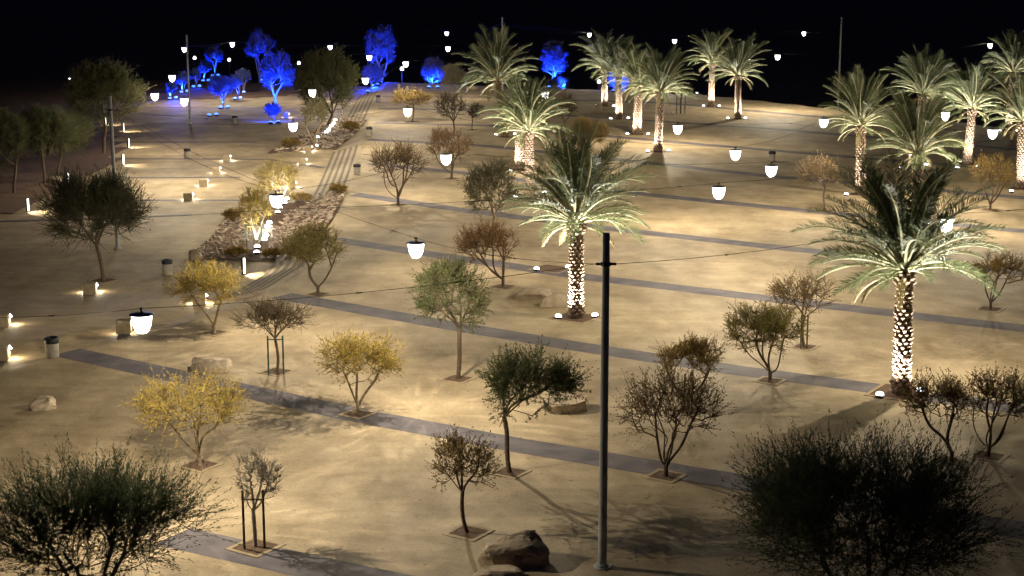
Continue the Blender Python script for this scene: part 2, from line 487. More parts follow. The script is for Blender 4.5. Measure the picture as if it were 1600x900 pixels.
def soil_sheet(poly, z, st=0.4):
    W = [G(*p) for p in poly]
    import bmesh
    ys = [p.y for p in W]; xs = [p.x for p in W]; V = []; F = []; idx = {}
    def inside(x, y):
        c = False
        for a, b in zip(W, W[1:] + W[:1]):
            if (a.y > y) != (b.y > y) and x < (b.x - a.x) * (y - a.y) / (b.y - a.y) + a.x: c = not c
        return c
    for i in range(int((max(xs) - min(xs)) / st) + 1):
        for j in range(int((max(ys) - min(ys)) / st) + 1):
            x = min(xs) + i * st; y = min(ys) + j * st
            if inside(x + st / 2, y + st / 2):
                q = []
                for a, b in ((0, 0), (1, 0), (1, 1), (0, 1)):
                    key = (i + a, j + b)
                    if key not in idx:
                        xx = x + a * st; yy = y + b * st
                        idx[key] = len(V); V.append((xx, yy, ground_z(xx, yy) + z + 0.03 * math.sin(xx * 2.1) * math.sin(yy * 1.7)))
                    q.append(idx[key])
                F.append(q)
    me = bpy.data.meshes.new('soil'); me.from_pydata(V, [], F); me.materials.append(M_SOIL); me.polygons.foreach_set('use_smooth', [True] * len(F)); me.update()
    structure(link('planting_soil', me))
soil_sheet([(-260, 352), (28, 333), (96, 292), (180, 262), (186, 232), (172, 207), (150, 190), (230, 158), (420, 152), (470, 146), (556, 134), (590, 126), (700, 128), (860, 128), (1000, 122), (600, 108), (200, 106), (-300, 106)], 0.05, 1.6)
soil_sheet(BED1, 0.045); soil_sheet(BED2, 0.045)
scatter_rocks('bed_rocks', 'broken tan rocks filling the bed beside the steps', [
    ([(296, 405), (336, 365), (352, 343), (385, 330), (380, 350), (392, 365), (382, 392), (350, 406)], 0.36),
    ([(430, 350), (455, 330), (500, 306), (542, 296), (528, 325), (512, 350), (495, 372), (470, 392), (440, 400), (425, 380)], 0.64)], 2600, 5, 0.06, 0.22)
scatter_rocks('upper_bed_rocks', 'broken rocks on the upper bank beside the far steps', [(BED2, 1.0)], 1700, 6, 0.07, 0.26)

# ------------------------------------------------------------------ poles, lanterns, cables
POLES = {}
def pole(key, label, top, base, depth=None, h=8.86, bend=0):
    if depth: b = at_depth(base[0], base[1], depth); zt = at_depth(top[0], top[1], depth).z; b.x = at_depth(top[0], top[1], depth).x; b.z = ground_z(b.x, b.y)
    else:
        b = G(*base); zt = at_depth(top[0], top[1], b.y).z
    h = zt - b.z
    t = thing('light_pole', label, 'pole', b, 'tall steel poles')
    m = MB(); m.lathe([(0.12, -0.1), (0.118, 0.3), (0.105, h * 0.6), (0.095, h - 0.02), (0.085, h)], 16); m.build('shaft', M_STEEL, t, True)
    m = MB(); m.lathe([(0.24, -0.02), (0.24, 0.03), (0.18, 0.035), (0.18, 0.10)], 16); m.build('base_plate', M_STEEL, t)
    zc = h - 0.82
    m = MB(); m.lathe([(0.1, -0.05), (0.14, -0.045), (0.14, 0.045), (0.1, 0.05)], 12, c=(0, 0, zc))
    m.box(-0.27, -0.12, -0.03, 0.03, zc - 0.03, zc + 0.03); m.box(0.12, 0.27, -0.03, 0.03, zc - 0.03, zc + 0.03)
    m.build('cable_clamp', M_BLACK, t)
    POLES[key] = Vector((b.x, b.y, b.z + zc))
pole('near', 'tall dark grey steel pole standing nearest, just right of the middle', (950, 364), (941, 886))
pole('left', 'grey pole rising out of the dark round tree at left', (184, 150), (184, 388))
pole('farleft', 'thin grey pole beside the blue lit trees at upper left', (293, 55), (297, 193))
pole('farright', 'grey pole against the black sky above the right palms', (1315, 27), (1310, 140), depth=205)
pole('back', 'pole tip showing above the tall palm left of centre', (785, 27), (785, 130), depth=205)

LH = 6.0
LN = {}
def gobo_setup(d):
    d.use_nodes = True
    nt = d.node_tree; n = nt.nodes; l = nt.links
    em = n['Emission']
    tc = n.new('ShaderNodeTexCoord')
    sep = n.new('ShaderNodeSeparateXYZ'); l.new(tc.outputs['Normal'], sep.inputs[0])
    def math_(op, a, b=None):
        x = n.new('ShaderNodeMath'); x.operation = op
        for i, s in enumerate((a, b)):
            if s is None: continue
            if isinstance(s, (int, float)): x.inputs[i].default_value = s
            else: l.new(s, x.inputs[i])
        return x.outputs[0]
    az = math_('MAXIMUM', math_('ABSOLUTE', sep.outputs[2]), 0.05)
    X = math_('DIVIDE', sep.outputs[0], az); Y = math_('DIVIDE', sep.outputs[1], az)
    r = math_('SQRT', math_('ADD', math_('MULTIPLY', X, X), math_('MULTIPLY', Y, Y)))
    # a refractor lamp spreads its light wide: lift the flanks against the foot of the pole of light
    wide = math_('MINIMUM', math_('ADD', 0.98, math_('MULTIPLY', math_('MULTIPLY', r, r), 0.07)), 1.25)
    th = math_('ARCTAN2', Y, X)
    o2 = n.new('ShaderNodeCombineXYZ')
    l.new(math_('MULTIPLY', math_('SINE', th), 7.0), o2.inputs[0]); l.new(math_('MULTIPLY', math_('COSINE', th), 7.0), o2.inputs[1]); l.new(math_('MULTIPLY', r, 2.6), o2.inputs[2])
    n2 = n.new('ShaderNodeTexNoise'); n2.inputs['Scale'].default_value = 1.4; n2.inputs['Detail'].default_value = 2; n2.inputs['Distortion'].default_value = 0.6
    l.new(o2.outputs[0], n2.inputs['Vector'])
    m2 = n.new('ShaderNodeMapRange'); m2.inputs[1].default_value = 0.5; m2.inputs[2].default_value = 0.75; m2.inputs[3].default_value = 0.92; m2.inputs[4].default_value = 1.5
    l.new(n2.outputs['Fac'], m2.inputs[0])
    # the bowl glows sideways and a little upward too, the cap holds most of that back
    upw = n.new('ShaderNodeMapRange'); upw.inputs[1].default_value = -0.05; upw.inputs[2].default_value = 0.36; upw.inputs[3].default_value = 0.3; upw.inputs[4].default_value = 1.0
    l.new(math_('MULTIPLY', sep.outputs[2], -1.0), upw.inputs[0])
    l.new(math_('MULTIPLY', math_('MULTIPLY', m2.outputs[0], wide), upw.outputs[0]), em.inputs['Strength'])
LANT_MESH = {}
def lantern_meshes():
    m = MB(); m.lathe([(0.29, 0.28), (0.345, 0.285), (0.345, 0.305), (0.2, 0.325), (0.06, 0.35), (0.03, 0.40)], 20); LANT_MESH['cap'] = m.mesh('lantern_cap', [M_STEEL], True)
    m = MB(); m.lathe([(0.03, -0.25), (0.12, -0.235), (0.19, -0.17), (0.245, -0.05), (0.275, 0.12), (0.295, 0.28)], 20); LANT_MESH['bowl'] = m.mesh('lantern_bowl', [M_LAMP], True)
    m = MB(); m.tube([(0, 0, 0.38), (0, 0, 0.46)], 0.025, 6); m.box(-0.06, 0.06, -0.03, 0.03, 0.44, 0.49); LANT_MESH['hook'] = m.mesh('lantern_hook', [M_BLACK])
lantern_meshes()
GOBO_LIGHT = None
def lantern(key, px, py, label, h=LH, power=1.0):
    global GOBO_LIGHT
    p = at_z(px, py, h)
    t = thing('hanging_lantern', label, 'lantern', p, 'lanterns hung on cables over the plaza', rz=(px * 0.7) % 6.28)
    link('cap', LANT_MESH['cap'], t); link('bowl', LANT_MESH['bowl'], t); link('hook', LANT_MESH['hook'], t)
    d = bpy.data.lights.new('lantern_light', 'POINT')
    d.energy = LANTERN_W * power; d.color = WHITE; d.shadow_soft_size = 0.04
    gobo_setup(d)
    o = bpy.data.objects.new('lantern_light', d); COL.objects.link(o); o.parent = t; o.location = (0, 0, -0.34)
    LN[key] = p + Vector((0, 0, 0.465))
for key, px, py, lab in [
    (1, 222, 507, 'large glowing lantern hanging nearest at left, in front of a lit seat cube'),
    (2, 650, 392, 'glowing lantern hanging left of the pole above the second paving band'),
    (3, 1123, 302, 'glowing lantern on the cable right of the palm by the pole'),
    (4, 1478, 352, 'glowing lantern touching the crown of the big right palm'),
    (5, 697, 250, 'glowing lantern left of the twin palms among brown trees'),
    (6, 1149, 243, 'glowing lantern over the middle plaza just left of the pale bin'),
    (7, 1205, 268, 'glowing lantern hanging just below the pale bin at right'),
    (8, 1287, 193, 'glowing lantern just left of the leftmost right hand palm crown'),
    (9, 458, 199, 'glowing lantern left of the small uplit pale tree'),
    (10, 432, 315, 'glowing lantern under the bright yellow trees in the rock bed'),
    (11, 637, 176, 'glowing lantern beside the thin trunk of the flat brown tree'),
    (12, 488, 146, 'glowing lantern in front of the big dark round tree'),
    (13, 288, 160, 'glowing lantern low beside the thin pole by the blue trees'),
    (14, 242, 152, 'glowing lantern at the right tip of the big olive tree'),
    (15, 269, 123, 'glowing lantern over the leftmost small blue tree'),
    (16, 288, 78, 'glowing lantern touching the top of the thin pole at upper left'),
    (17, 363, 70, 'glowing lantern in black sky right of the thin pole'),
    (18, 516, 75, 'glowing lantern above the big dark round tree'),
    (19, 571, 127, 'glowing lantern right of the dark round tree, lower of two'),
    (20, 577, 91, 'glowing lantern in front of the tall blue tree, upper of two'),
    (21, 634, 101, 'glowing lantern above the far bin between two blue trees'),
    (22, 698, 53, 'upper of two lanterns in black sky left of the tall palm'),
    (23, 700, 77, 'lower of two lanterns in black sky left of the tall palm'),
    (24, 852, 150, 'glowing lantern at the right side of the twin palm crowns'),
    (25, 921, 55, 'glowing lantern over the leftmost palm of the centre row'),
    (26, 1059, 203, 'glowing lantern right of the front palm of the centre row'),
    (27, 1054, 65, 'glowing lantern in black sky between the two back palm groups'),
    (28, 1256, 53, 'glowing lantern alone in black sky left of the right pole'),
    (29, 1215, 90, 'glowing lantern at the right tip of the back palm pair'),
    (30, 1551, 210, 'glowing lantern between the palm trunks at the right edge'),
    (31, 1547, 72, 'glowing lantern left of the topmost palm at the right edge'),
    (33, 1036, 123, 'lantern showing through the crown of the nearest centre row palm'),
    (32, 1477, 182, 'glowing lantern inside the palm crowns at upper right'),
]:
    lantern(key, px, py, lab, power={1: 1.5, 2: 1.35, 10: 1.15, 3: 0.8, 6: 0.8, 7: 0.75, 5: 0.85, 8: 1.1, 26: 1.6, 29: 2.6, 30: 1.4, 31: 2.2, 32: 1.5, 33: 2.4, 24: 1.5, 25: 1.5, 27: 1.6, 28: 1.3, 13: 1.2, 14: 1.1, 15: 1.1, 16: 0.9, 17: 1.2, 18: 1.3, 11: 1.2, 12: 1.3, 21: 1.5, 19: 1.2}.get(key, 1.0))
def cable(label, pts, r=0.008, sag=0.02):
    P = []
    for a, b in zip(pts, pts[1:]):
        n = max(6, int((b - a).length / 2)); s = (b - a).length * sag
        for k in range(n):
            t = k / n; q = a.lerp(b, t); q.z -= 4 * s * t * (1 - t); P.append(q)
    P.append(pts[-1])
    m = MB(); m.tube(P, r, 5)
    for i in range(3, len(P) - 2, 6):
        d = (P[i + 1] - P[i]).normalized()
        m.tube([P[i] - d * 0.09, P[i] + d * 0.09], 0.02, 5)
    tag(m.build('lantern_cable', M_CABLE), label, 'cable', 'cables strung between poles')
N = POLES['near']; L_ = POLES['left']; FL = POLES['farleft']; FR = POLES['farright']; BK = POLES['back']
off = Vector((0.27, 0, 0))
cable('black cable from the near pole leftwards carrying the nearest lantern', [N - off, LN[1], at_z(-80, 497, 7.4)], sag=0.012)
cable('black cable from the near pole back to the left pole', [N - off, LN[2], L_ + off], sag=0.012)
cable('black cable from the near pole to the big palm lantern', [N + off, LN[4], at_z(1680, 318, 7.6)], sag=0.012)
cable('long cable crossing the rock bed towards the middle plaza lantern', [at_z(-60, 347, 7.6), at_z(432, 327, 6.6), LN[3], at_z(1420, 258, 7.0), at_z(1680, 215, 7.8)], sag=0.008)
cable('cable from the left pole over the yellow trees to the bin lantern', [L_ + off, LN[10], LN[5], LN[7], at_z(1680, 195, 7.8)])
cable('cable from the left pole over the upper bank to the right palms', [L_ + off, LN[9], LN[11], LN[6], LN[8], LN[30], at_z(1690, 160, 7.8)])
cable('cable from the thin pole past the olive tree to the twin palms', [FL + off, LN[15], LN[14], LN[13], LN[12], LN[24], LN[33], LN[26], LN[32], at_z(1690, 120, 7.8)])
cable('cable from the thin pole by the tall blue tree to the back palms', [FL + off, LN[20], LN[19], LN[21], LN[29], LN[31], at_z(1690, 60, 7.8)])
cable('cable from the thin pole through the far lanterns to the back pole', [FL - off, LN[16], LN[17], LN[18], LN[23], BK - off])
cable('far cable from the back pole across the black sky', [BK + off, LN[25], LN[27], FR - off])
cable('farthest cable looping from the back pole behind the palms', [LN[22] - Vector((9, 0, -0.4)), LN[22], BK - off])
cable('far cable ending at the pole above the right palms', [BK + off, LN[28], FR - off])

# ------------------------------------------------------------------ uplights
UPM = {}
def up_meshes():
    m = MB(); m.lathe([(0.10, 0.06), (0.145, 0.07), (0.155, 0.13), (0.165, 0.16), (0.15, 0.165)], 14); UPM['housing'] = m.mesh('uplight_housing', [M_BLACK], True)
    m = MB(); m.lathe([(0.148, 0.16), (0.14, 0.215), (0.10, 0.26), (0.05, 0.28), (0.01, 0.285)], 14)
    UPM['lens'] = m.mesh('uplight_lens', [M_UP], True)
    m = MB(); m.lathe([(0.148, 0.16), (0.14, 0.215), (0.10, 0.26), (0.05, 0.28), (0.01, 0.285)], 14)
    UPM['blue'] = m.mesh('uplight_lens_blue', [M_BLUE], True)
    m = MB(); m.box(-0.02, 0.02, -0.2, -0.16, -0.02, 0.1); m.box(-0.02, 0.02, 0.16, 0.2, -0.02, 0.1); m.box(-0.06, 0.06, -0.2, 0.2, 0.06, 0.085)
    UPM['bracket'] = m.mesh('uplight_bracket', [M_BLACK])
def uplight(px, py, label, target, watts, col=COOL, blue=False, angle=50, group='ground uplights', scale=1.0, blend=0.6):
    p = G(px, py)
    t = thing('ground_uplight', label, 'uplight', p + Vector((0, 0, -0.07 * scale)), group)
    t.scale = (scale,) * 3
    d = (Vector(target) - p).normalized()
    q = (d * 0.6 + Vector((0, 0, 0.8))).normalized().to_track_quat('Z', 'Y').to_euler()
    for nm in ('housing', 'lens'):
        o = link(nm, UPM['blue' if (blue and nm == 'lens') else nm], t); o.rotation_euler = q
    link('bracket', UPM['bracket'], t)
    lo = Vector((0, 0, 0.30)) + d * 0.08
    o = add_light('SPOT', t, lo, lo + d, watts, col, 0.05, angle, blend)
    return t
up_meshes()

# ------------------------------------------------------------------ palms
def frond_mesh(seed, p0, droop, L, dry=False):
    """one date palm leaf growing from the origin in the x-z plane"""
    rng = np.random.default_rng(seed)
    m = MB(); n = 16; pts = []; ang = []
    x = z = 0.0; yb = 0.0; side = rng.uniform(-0.25, 0.25)
    for i in range(n + 1):
        t = i / n
        a = math.radians(p0 - droop * t ** 1.5)
        pts.append(Vector((x, yb, z))); ang.append(a)
        x += math.cos(a) * L / n; z += math.sin(a) * L / n; yb += side * t * L / n
    rad = [0.06 * (1 - 0.85 * (i / n)) + 0.004 for i in range(n + 1)]
    rad[0] = 0.085
    m.tube(pts, rad, 4, 1)
    K = 92
    V = []; F = []
    for k in range(K):
        t = 0.23 + 0.76 * k / (K - 1)
        i = min(n - 1, int(t * n)); fr = t * n - i
        p = pts[i].lerp(pts[i + 1], fr)
        d = (pts[i + 1] - pts[i]).normalized()
        nrm = Vector((-d.z, 0, d.x)).normalized()
        ll = L * 0.19 * (0.35 + 0.65 * math.sin(math.pi * min(1, (t - 0.12) / 0.62) ** 0.8 * 0.5)) * (1 if t < 0.7 else 1 - 0.62 * (t - 0.7) / 0.3)
        for s in (-1, 1):
            lq = ll * rng.uniform(0.62, 1.15)
            fw = rng.uniform(0.45, 1.15) + 0.5 * max(0, t - 0.7)
            v = (d * fw + Vector((0, s, 0)) * rng.uniform(0.65, 0.9) + nrm * rng.uniform(0.0, 0.6)).normalized()
            tip = p + v * lq + Vector((0, 0, -0.10 * lq))
            w = 0.019 * rng.uniform(0.8, 1.3)
            wv = d * w
            mid = p.lerp(tip, 0.45) + nrm * 0.02
            o = len(V); V += [p - wv * 0.5, mid - wv, tip, mid + wv]
            F.append((o, o + 1, o + 2, o + 3))
    m.add(V, F, 0)
    return m.mesh('frond', [M_FDRY if dry else M_FROND, M_RACH])
FROND = {}
for e in (84, 74, 62, 50, 38, 24, 8):
    for v in range(3):
        FROND[(e, v)] = frond_mesh(e * 10 + v, e, {84: 30, 74: 44, 62: 54, 50: 62, 38: 62, 24: 58, 8: 52}[e] * (0.75 + 0.25 * v), {84: 4.0, 74: 4.15, 62: 4.1, 50: 3.9, 38: 3.6, 24: 3.35, 8: 3.1}[e] * (0.93 + 0.07 * v))
FROND['dry'] = frond_mesh(991, -8, 62, 2.5, True)
def trunk_mesh(h, r, seed):
    m = MB(); n = 14
    prof = [(r * 1.45, -0.15), (r * 1.3, 0.1), (r * 1.02, 0.5)] + [(r * (1 - 0.12 * t), 0.5 + (h - 0.5) * t) for t in (0.25, 0.5, 0.75, 0.92)] + [(r * 0.95, h), (r * 0.5, h + 0.25)]
    m.lathe(prof, n)
    return m.mesh('trunk', [M_TRUNKP], True)
def scales_mesh(h, r, seed):
    rng = np.random.default_rng(seed); V = []; F = []
    rows = int(h / 0.165); per = 8
    for i in range(rows):
        z = 0.12 + (h - 0.12) * i / rows
        rr = r * (1.25 if z < 0.3 else 1.04 - 0.12 * z / h)
        for k in range(per):
            a = 2 * math.pi * (k + 0.5 * (i % 2)) / per + 0.05 * i + rng.normal() * 0.035
            hw = math.pi / per * 0.92
            topz = z + 0.19 + rng.normal() * 0.015; outw = 0.11 * rng.uniform(0.7, 1.35)
            if z > h - 0.55: outw *= 1.9; topz += 0.08
            def P(an, rad, zz): return (rad * math.cos(an), rad * math.sin(an), zz)
            o = len(V)
            V += [P(a - hw, rr, z + 0.085), P(a, rr * 0.99, z - 0.015), P(a + hw, rr, z + 0.085),
                  P(a - hw * 0.45, rr + outw, topz - 0.045), P(a + hw * 0.45, rr + outw, topz - 0.045), P(a, rr - 0.03, topz + 0.03)]
            F += [(o, o + 1, o + 3), (o + 1, o + 2, o + 4), (o + 1, o + 4, o + 3), (o, o + 3, o + 5), (o + 4, o + 2, o + 5), (o + 3, o + 4, o + 5)]
    me = bpy.data.meshes.new('leaf_bases'); me.from_pydata(V, [], F); me.materials.append(M_SCALE); me.update()
    return me
def palm(label, base, top, seed, lights=(), phrase='', crown=1.0, nf=46, pitsz=1.5, erect=0.0, watts=1.0, r=0.27):
    rng = random.Random(seed)
    p = G(*base); s = mpp(p)
    ptop = at_depth(top[0], top[1], p.y)
    h = ptop.z - p.z; lean = ptop.x - p.x
    t = thing('date_palm', label, 'palm tree', p, 'uplit date palms')
    t.rotation_euler = (0, math.atan2(lean, h), 0)
    h = math.hypot(h, lean)
    link('trunk', trunk_mesh(h, r, seed), t)
    o = link('leaf_bases', scales_mesh(h, r, seed), t); o['kind'] = 'stuff'
    nf = int(nf * 1.35)
    for i in range(nf):
        u = i / (nf - 1)
        e = 88 - 82 * u ** 1.35 + rng.uniform(-7, 7) + erect
        key = min((84, 74, 62, 50, 38, 24, 8), key=lambda q: abs(q - e))
        f = link('frond', FROND[(key, rng.randrange(3))], t)
        a = i * 2.39996 + rng.uniform(-0.2, 0.2)
        f.location = (0.16 * math.cos(a), 0.16 * math.sin(a), h + 0.12 + 0.35 * (1 - u))
        f.rotation_euler = (rng.uniform(-0.4, 0.4), -math.radians(e - key), a)
        k = crown * rng.uniform(0.8, 1.1); f.scale = (k, k, k)
    for i in range(4):
        f = link('frond', FROND['dry'], t); a = rng.uniform(0, 6.28)
        f['label'] = 'dry hanging frond'
        f.location = (0.18 * math.cos(a), 0.18 * math.sin(a), h - 0.02); f.rotation_euler = (0, rng.uniform(-0.1, 0.25), a)
        k = crown * rng.uniform(0.6, 0.9); f.scale = (k, k, k)
    if pitsz: pit(base[0], base[1], pitsz)
    for i, (lx, ly) in enumerate(lights):
        side = 'left' if lx < base[0] else 'right'
        q = G(lx, ly)
        tg = Vector((p.x + lean * 0.9, p.y, p.z + h * 1.1))
        uplight(lx, ly, f'white uplight at the {side} foot of {phrase}', tg, PALM_W * 1.5 * watts, angle=128, scale=1.05, blend=1.0)
    return t
palm('large date palm nearest the viewer at right, lantern against its crown', (1408, 614), (1414, 428), 1, [(1374, 621), (1438, 614)], 'the large nearest right palm', 1.03, 60, 1.9, watts=1.7)
palm('date palm just left of the near grey pole', (900, 496), (901, 352), 2, [(872, 498), (930, 496)], 'the palm left of the grey pole', 1.02, 58, 1.7, watts=1.5)
palm('front palm of the twin palms left of centre', (829, 296), (826, 208), 3, [(805, 310), (851, 303)], 'the front twin palm left of centre', 1.02, 50)
palm('short trunked palm behind the front twin palm', (811, 266), (812, 190), 4, [(797, 269), (823, 265)], 'the rear twin palm left of centre', 0.7, 34)
palm('tall palm behind the twin palms, under the pole tip', (789, 214), (778, 128), 5, [(775, 212), (805, 211)], 'the tall palm under the pole tip', 1.12, 50)
palm('leftmost palm of the centre back row', (945, 166), (944, 108), 6, [(932, 166), (959, 167)], 'the leftmost centre row palm', 1.0, 44)
palm('second palm from left in the centre back row', (967, 186), (967, 122), 7, [(954, 187), (982, 186)], 'the second centre row palm', 0.98, 44)
palm('third palm from left in the centre back row', (995, 210), (998, 136), 8, [(980, 211), (1013, 211)], 'the third centre row palm', 0.9, 44, r=0.33)
palm('rightmost and nearest palm of the centre back row', (1028, 237), (1032, 147), 9, [(1012, 238), (1045, 237)], 'the nearest centre row palm', 0.95, 46)
palm('left palm of the back pair against the black sky', (1111, 166), (1113, 100), 10, [(1099, 167), (1124, 167)], 'the left palm of the back pair', 0.95, 44)
palm('right palm of the back pair against the black sky', (1153, 186), (1153, 119), 11, [(1137, 186), (1165, 186)], 'the right palm of the back pair', 0.95, 46)
palm('leftmost palm of the right group, below the sky pole', (1345, 304), (1345, 199), 12, [(1322, 306), (1366, 303)], 'the leftmost right group palm', 0.9, 46)
palm('palm directly behind the crown of the large right palm', (1432, 356), (1434, 245), 13, [(1408, 352), (1454, 352)], 'the palm behind the large right palm', 0.92, 48, watts=0.8)
palm('highest palm behind the middle of the right group', (1424, 262), (1442, 150), 14, [(1404, 264), (1447, 259)], 'the highest right group palm', 0.9, 44)
palm('palm with pale striped trunk right of the right group middle', (1511, 257), (1519, 172), 15, [(1495, 264), (1528, 262)], 'the pale trunk palm of the right group', 0.95, 46)
palm('farthest palm at the upper right corner', (1575, 204), (1583, 114), 16, [(1562, 206), (1590, 206)], 'the farthest upper right palm', 0.95, 44)
palm('palm trunk cut by the right edge of the view', (1595, 295), (1598, 192), 17, [(1580, 301), (1612, 299)], 'the palm cut by the right edge', 0.95, 44)
pit(862, 420, 1.7)
uplight(838, 423, 'left uplight of the empty soil pit behind the palm by the pole', G(862, 420) + Vector((0, 0, 4)), 60)
uplight(888, 420, 'right uplight of the empty soil pit behind the palm by the pole', G(862, 420) + Vector((0, 0, 4)), 60)
uplight(1089, 147, 'lone uplight on the paving left of the back palm pair', G(1089, 140) + Vector((0, 0, 5)), 60)

# ------------------------------------------------------------------ trees
STY = {  # leaf material, bark, twigs per tip, leaves per twig, twig length, leaf length, leaf width, upward bias
    'yellow': ('yellow', 'p', 7, 7, 0.50, 0.085, 0.036, 0.12),
    'olive': ('olive', 'b', 8, 8, 0.40, 0.085, 0.024, 0.2),
    'ochre': ('ochre', 'b', 7, 7, 0.40, 0.075, 0.026, 0.2),
    'brown': ('brown', 'b', 3.4, 4, 0.55, 0.085, 0.042, 0.3),
    'rust': ('rust', 'b', 7, 6, 0.34, 0.07, 0.028, 0.3),
    'dark': ('dark', 'b', 5, 4, 0.46, 0.075, 0.03, 0.25),
    'green': ('green', 'b', 6, 10, 0.50, 0.095, 0.030, 0.15),
    'sage': ('sage', 'p', 7, 9, 0.48, 0.085, 0.026, 0.2),
    'pine': ('pine', 'b', 5.5, 9, 0.66, 0.13, 0.022, 0.34),
    'grey': ('grey', 'w', 7, 2, 0.40, 0.05, 0.02, 0.3),
    'pale': ('pale', 'p', 7, 7, 0.40, 0.09, 0.04, 0.2),
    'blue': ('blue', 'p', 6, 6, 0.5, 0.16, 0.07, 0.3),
}
def tree(label, style, base, box, fork, seed, stems=1, n=150, lobes=11, flat=0.0, pitsz=1.2, trunk_r=None, depth=None, group=None, name='desert_tree', dens=1.0, ground=None, fill=0.5):
    rng = np.random.default_rng(seed)
    n = int(n * 1.7)
    lm, bk, ntw, nlf, ltw, ll, lw, upb = STY[style]
    p = G(*base)
    if depth: p = at_depth(base[0], base[1], depth); p.z = ground_z(p.x, p.y)
    s = mpp(p); dl = dip(p); x0, x1, y0, y1 = box; by = base[1]
    if depth:   # the base may lie below the ray: measure heights straight at that depth
        zt = at_depth(base[0], y0, p.y).z - p.z; zb = at_depth(base[0], y1, p.y).z - p.z; zc = (zt + zb) / 2; zf = at_depth(base[0], fork, p.y).z - p.z
    else:
        zc = (by - (y0 + y1) / 2) * s / math.cos(dl); zf = (by - fork) * s / math.cos(dl)
    rx = (x1 - x0) / 2 * s; rv = (y1 - y0) / 2 * s; ry = rx * 0.92
    rz = math.sqrt(max(rv * rv - (ry * math.sin(dl)) ** 2, (0.6 * rv) ** 2)) / math.cos(dl)
    C = np.array([((x0 + x1) / 2 - base[0]) * s, 0, zc]); R = np.array([rx, ry, rz]) * 0.93
    Hs = zc + rz
    # lobes make the outline uneven
    lc = rng.normal(size=(lobes, 3)); lc /= np.linalg.norm(lc, axis=1)[:, None]; lc *= rng.uniform(0.45, 0.72, (lobes, 1))
    if flat: lc[:, 2] = np.abs(lc[:, 2]) * (1 - flat) - 0.25 * flat + 0.1 * rng.normal(size=lobes)
    T = []
    while len(T) < n:
        q = rng.normal(size=3); q /= np.linalg.norm(q)
        if rng.random() < fill: v = q * rng.random() ** (1 / 3) * 0.85
        else: v = lc[rng.integers(lobes)] + q * rng.random() ** 0.5 * rng.uniform(0.26, 0.44)
        if np.linalg.norm(v) > 1.04: continue
        if v[2] < -0.2 and np.hypot(v[0], v[1]) < 0.45: continue
        w = C + v * R
        if w[2] < max(0.25, zf * 0.75): continue
        T.append(w)
    T = np.array(T)
    tr = trunk_r or ((0.015 if stems == 1 else 0.019) * Hs + 0.012)
    # skeleton
    pos = [np.array([0, 0, -0.1])]; par = [-1]
    def path(a, q, step, wob):
        d = q - pos[a]; L = np.linalg.norm(d); k = max(1, int(L / step)); o = rng.normal(size=3) * wob * L; o2 = rng.normal(size=3) * wob * 0.5 * L
        st = pos[a].copy(); last = a
        for i in range(1, k + 1):
            t = i / k
            pos.append(st + d * t + o * math.sin(math.pi * t) + o2 * math.sin(2 * math.pi * t)); par.append(last); last = len(pos) - 1
        return last
    step = max(0.12, 0.055 * Hs)
    if stems == 1:
        f = path(0, np.array([C[0] * 0.25 + rng.normal() * 0.04 * Hs, rng.normal() * 0.03 * Hs, zf]), step, 0.03)
        m = 3 + rng.integers(3)
        for j in range(m):
            a = 6.28 * j / m + rng.uniform(-0.4, 0.4)
            path(f, C + np.array([math.cos(a) * 0.42 * rx, math.sin(a) * 0.42 * ry, rng.uniform(-0.3, 0.25) * rz]), step, 0.05)
    else:
        f = path(0, np.array([0, 0, 0.1 * Hs]), step, 0.03)
        for j in range(stems):
            a = 6.28 * j / stems + rng.uniform(-0.4, 0.4); k = rng.uniform(0.25, 0.6)
            path(f, C + np.array([math.cos(a) * k * rx, math.sin(a) * k * ry, rng.uniform(-0.45, 0.0) * rz]), step, 0.07)
    F0 = pos[f]
    order = np.argsort(np.linalg.norm(T - F0, axis=1))
    plen = [0.0]
    def sync():
        for i in range(len(plen), len(pos)): plen.append(plen[par[i]] + float(np.linalg.norm(pos[i] - pos[par[i]])))
    tips = []
    for k in order:
        sync(); A = np.array(pos)
        d = T[k] - A; dist = np.linalg.norm(d, axis=1)
        cost = dist + 0.25 * np.array(plen) + 0.6 * np.maximum(0, -d[:, 2])
        cost[A[:, 2] < zf * 0.92] += 50 if stems == 1 else 1.5 * Hs
        tips.append(path(int(np.argmin(cost)), T[k], step, 0.06))
    Nn = len(pos); cnt = np.zeros(Nn)
    for i in tips: cnt[i] += 1
    for i in range(Nn - 1, 0, -1): cnt[par[i]] += max(cnt[i], 0.3) if cnt[i] else 0
    tw = max(0.007, 0.35 * s)
    rad = tw + (tr - tw) * (np.maximum(cnt, 0.2) / max(1, cnt[0])) ** 0.55
    rad[0] *= 1.35
    ch = {}
    for i in range(1, Nn): ch.setdefault(par[i], []).append(i)
    mb = MB()
    done = set()
    starts = [0]
    while starts:
        a = starts.pop()
        for c in ch.get(a, []):
            if c in done: continue
            chain = [a, c]; done.add(c)
            while True:
                nx = [q for q in ch.get(chain[-1], []) if q not in done]
                if not nx: break
                b = max(nx, key=lambda q: cnt[q])
                chain.append(b); done.add(b)
            for q in chain[1:]: starts.append(q)
            rr = [min(rad[q], rad[chain[1]] * 1.05) if i == 0 and a != 0 else rad[q] for i, q in enumerate(chain)]
            mb.tube([pos[q] for q in chain], rr, 6 if rr[0] > 0.03 else 3, 0, caps=False)
    t = thing(name, label, 'tree', p, group)
    bark = {'p': M_BARKP, 'b': M_BARK, 'w': M_BARKW}[bk]
    mb.build('trunk', bark, t, True)
    # twigs and leaves
    A = np.array(pos)
    tipsA = np.array(tips)
